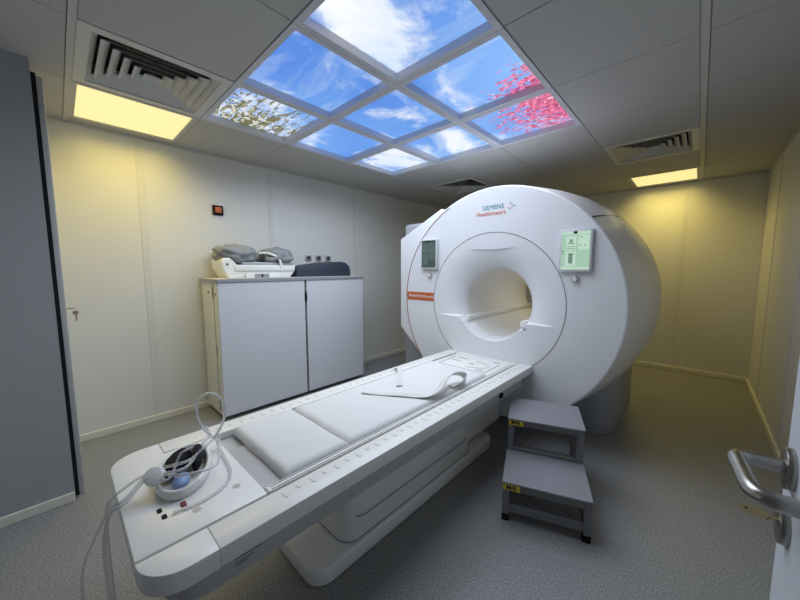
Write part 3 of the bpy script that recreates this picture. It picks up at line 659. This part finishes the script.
for (y, z, ry, rz_, sd, lb_) in ((1.055, ZC+0.210, 0.160, 0.080, 3.0, 'crumpled grey cushion leaning over the raised end of the white cradle'), (1.42, ZC+0.20, 0.145, 0.080, 8.2, 'crumpled grey cushion on the low end of the white cradle, near the navy wedge')):
    tag(blobm('cushion', (-2.94, y, z-0.012), (0.155, ry, rz_), M['cushion'], None, 0, 0.24, sd, 4, 2.6), lb_, 'cushion', 'grey cushions on the coil cradle')
wd = prism('wedge_cushion', [(1.50, ZC), (1.50, ZC+0.075), (1.60, ZC+0.098), (1.95, ZC+0.146), (2.08, ZC+0.152), (2.14, ZC+0.140), (2.185, ZC+0.105), (2.20, ZC+0.06), (2.20, ZC)], -3.08, -2.80, M['navy'], None, 0, 0.008, 2)
for v in wd.data.vertices:
    if v.co.y < 1.58: v.co.y += 0.06
tag(wd, 'dark navy vinyl wedge cushion on the cabinet beside the cradle', 'cushion')

# ------------------------------------------------------------------ small fittings on the left wall
sw = thing('emergency_button', (LX, 1.0, 1.73), 'square black wall plate with an orange push button above the cabinet', 'button')
box('plate', (LX, 0.958, 1.688), (LX+0.018, 1.042, 1.772), M['black'], sw, 0.004)
box('button_body', (LX+0.017, 0.974, 1.706), (LX+0.030, 1.026, 1.757), M['btn'], sw, 0.006)
for q, y in enumerate((1.877, 2.002, 2.128)):
    t = thing('wall_socket', (LX, y, 1.335), ['wall socket nearest the white cradle, first of three above the navy wedge', 'middle one of three grey wall sockets above the navy wedge', 'wall socket farthest from the white cradle, last of three above the wedge'][q], 'wall socket', 'row of wall sockets')
    box('plate', (LX, y-0.036, 1.308), (LX+0.014, y+0.036, 1.368), M['alu'], t, 0.003)
    box('cover', (LX+0.013, y-0.022, 1.322), (LX+0.019, y+0.022, 1.356), M['navy'], t, 0.002, 1)

# ------------------------------------------------------------------ two-step stool
st = thing('step_stool', (-0.627, 1.399, 0), 'grey two-step metal stool with yellow stickers in front of the scanner', 'step stool', None, math.radians(20.5))
WL[st.name] = Vector((0, 0, 0))
SW, SD, Z1, Z2 = 0.376, 0.315, 0.200, 0.389
def tread(y0, z):
    o = prism('tread', rounded(-0.004, y0, SW+0.004, y0+SD, 0.012, 3), z-0.010, z, M['tread'], st, 2, 0.002, 1); return o
tread(-0.004, Z1); tread(SD-0.03, Z2)
pw = 0.030
for x in (0, SW-pw):
    for (y, zt_) in ((0, Z1), (SD-0.022, Z2), (2*SD-0.07, Z2)):
        lg = box('leg', (x, y, 0.030), (x+pw, y+pw, zt_-0.010), M['stool'], st, 0.002, 1)
        box('rubber_foot', (x-0.002, y-0.002, 0.0), (x+pw+0.002, y+pw+0.002, 0.034), M['black'], lg, 0.002, 1)
    box('side_rail', (x+0.003, pw, 0.045), (x+pw-0.003, 2*SD-0.07, 0.075), M['stool'], st, 0.002, 1)
    box('side_apron', (x+0.003, pw, Z1-0.046), (x+pw-0.003, SD-0.022, Z1-0.011), M['stool'], st, 0.002, 1)
    box('side_apron', (x+0.003, SD+0.008, Z2-0.046), (x+pw-0.003, 2*SD-0.07, Z2-0.011), M['stool'], st, 0.002, 1)
for (y, z0, z1) in ((0.002, Z1-0.044, Z1-0.0105), (0.004, 0.045, 0.085), (SD-0.020, Z2-0.042, Z2-0.0105), (2*SD-0.068, Z2-0.042, Z2-0.0105), (SD-0.018, Z1+0.002, Z1+0.016), (2*SD-0.068, 0.05, 0.085)):
    box('cross_rail', (pw-0.001, y, z0), (SW-pw+0.001, y+0.024, z1), M['stool'], st, 0.002, 1)
for y, z in ((-0.0012, Z1-0.037), (SD-0.0236, Z2-0.037)):
    lb2 = box('sticker', (0.002, y-0.001, z-0.004), (0.078, y+0.0035, z+0.0275), M['yellow'], st)
    text('sticker_text', 'MR', M['blackprint'], lb2, (0.0145, y-0.0015, z+0.0008), (1, 0, 0), (0, 0, 1), 0.033, 'LEFT', 0.0006)

# ------------------------------------------------------------------ open door with lever handle
dr = root_struct('door_1', (0.12, 0.0, 0))
DX, DE = 0.12, 0.765
box('leaf', (DX, FY, 0.008), (DX+0.05, DE, 2.05), M['door'], dr, 0.002, 1)
HZ, HY = 0.926, 0.718
ls = tube('lever', [(DX+0.0, HY, HZ), (DX-0.035, HY, HZ), (DX-0.048, HY-0.001, HZ), (DX-0.056, HY-0.006, HZ), (DX-0.0575, HY-0.018, HZ), (DX-0.054, HY-0.05, HZ-.001), (DX-0.050, HY-0.090, HZ-.001), (DX-0.044, HY-0.106, HZ-.001), (DX-0.032, HY-0.113, HZ-.001), (DX-0.012, HY-0.114, HZ-.001), (DX-0.004, HY-0.114, HZ-.001)], 0.0112, M['steel'], dr, 16, smooth_k=5)
cyl('rose', (DX+0.001, HY, HZ), (DX-0.009, HY, HZ), 0.031, 0.030, M['steel'], dr, 32, 0.0015)
cyl('lock_rose', (DX+0.001, HY-0.006, HZ-0.085), (DX-0.010, HY-0.006, HZ-0.085), 0.029, 0.028, M['steel'], dr, 32, 0.0015)
ky = box('key', (DX-0.030, HY-0.0085, HZ-0.0810), (DX-0.009, HY-0.0035, HZ-0.0790), M['brass'], dr)
prism('key_bow', [(DX-0.050, HY-0.006), (DX-0.042, HY-0.017), (DX-0.022, HY-0.017), (DX-0.016, HY-0.006), (DX-0.022, HY+0.005), (DX-0.042, HY+0.005)], HZ-0.0812, HZ-0.0785, M['brass'], dr, 2)
cyl('key_hole', (DX-0.042, HY-0.006, HZ-0.0816), (DX-0.042, HY-0.006, HZ-0.0782), 0.0025, 0.0025, M['black'], dr, 10)
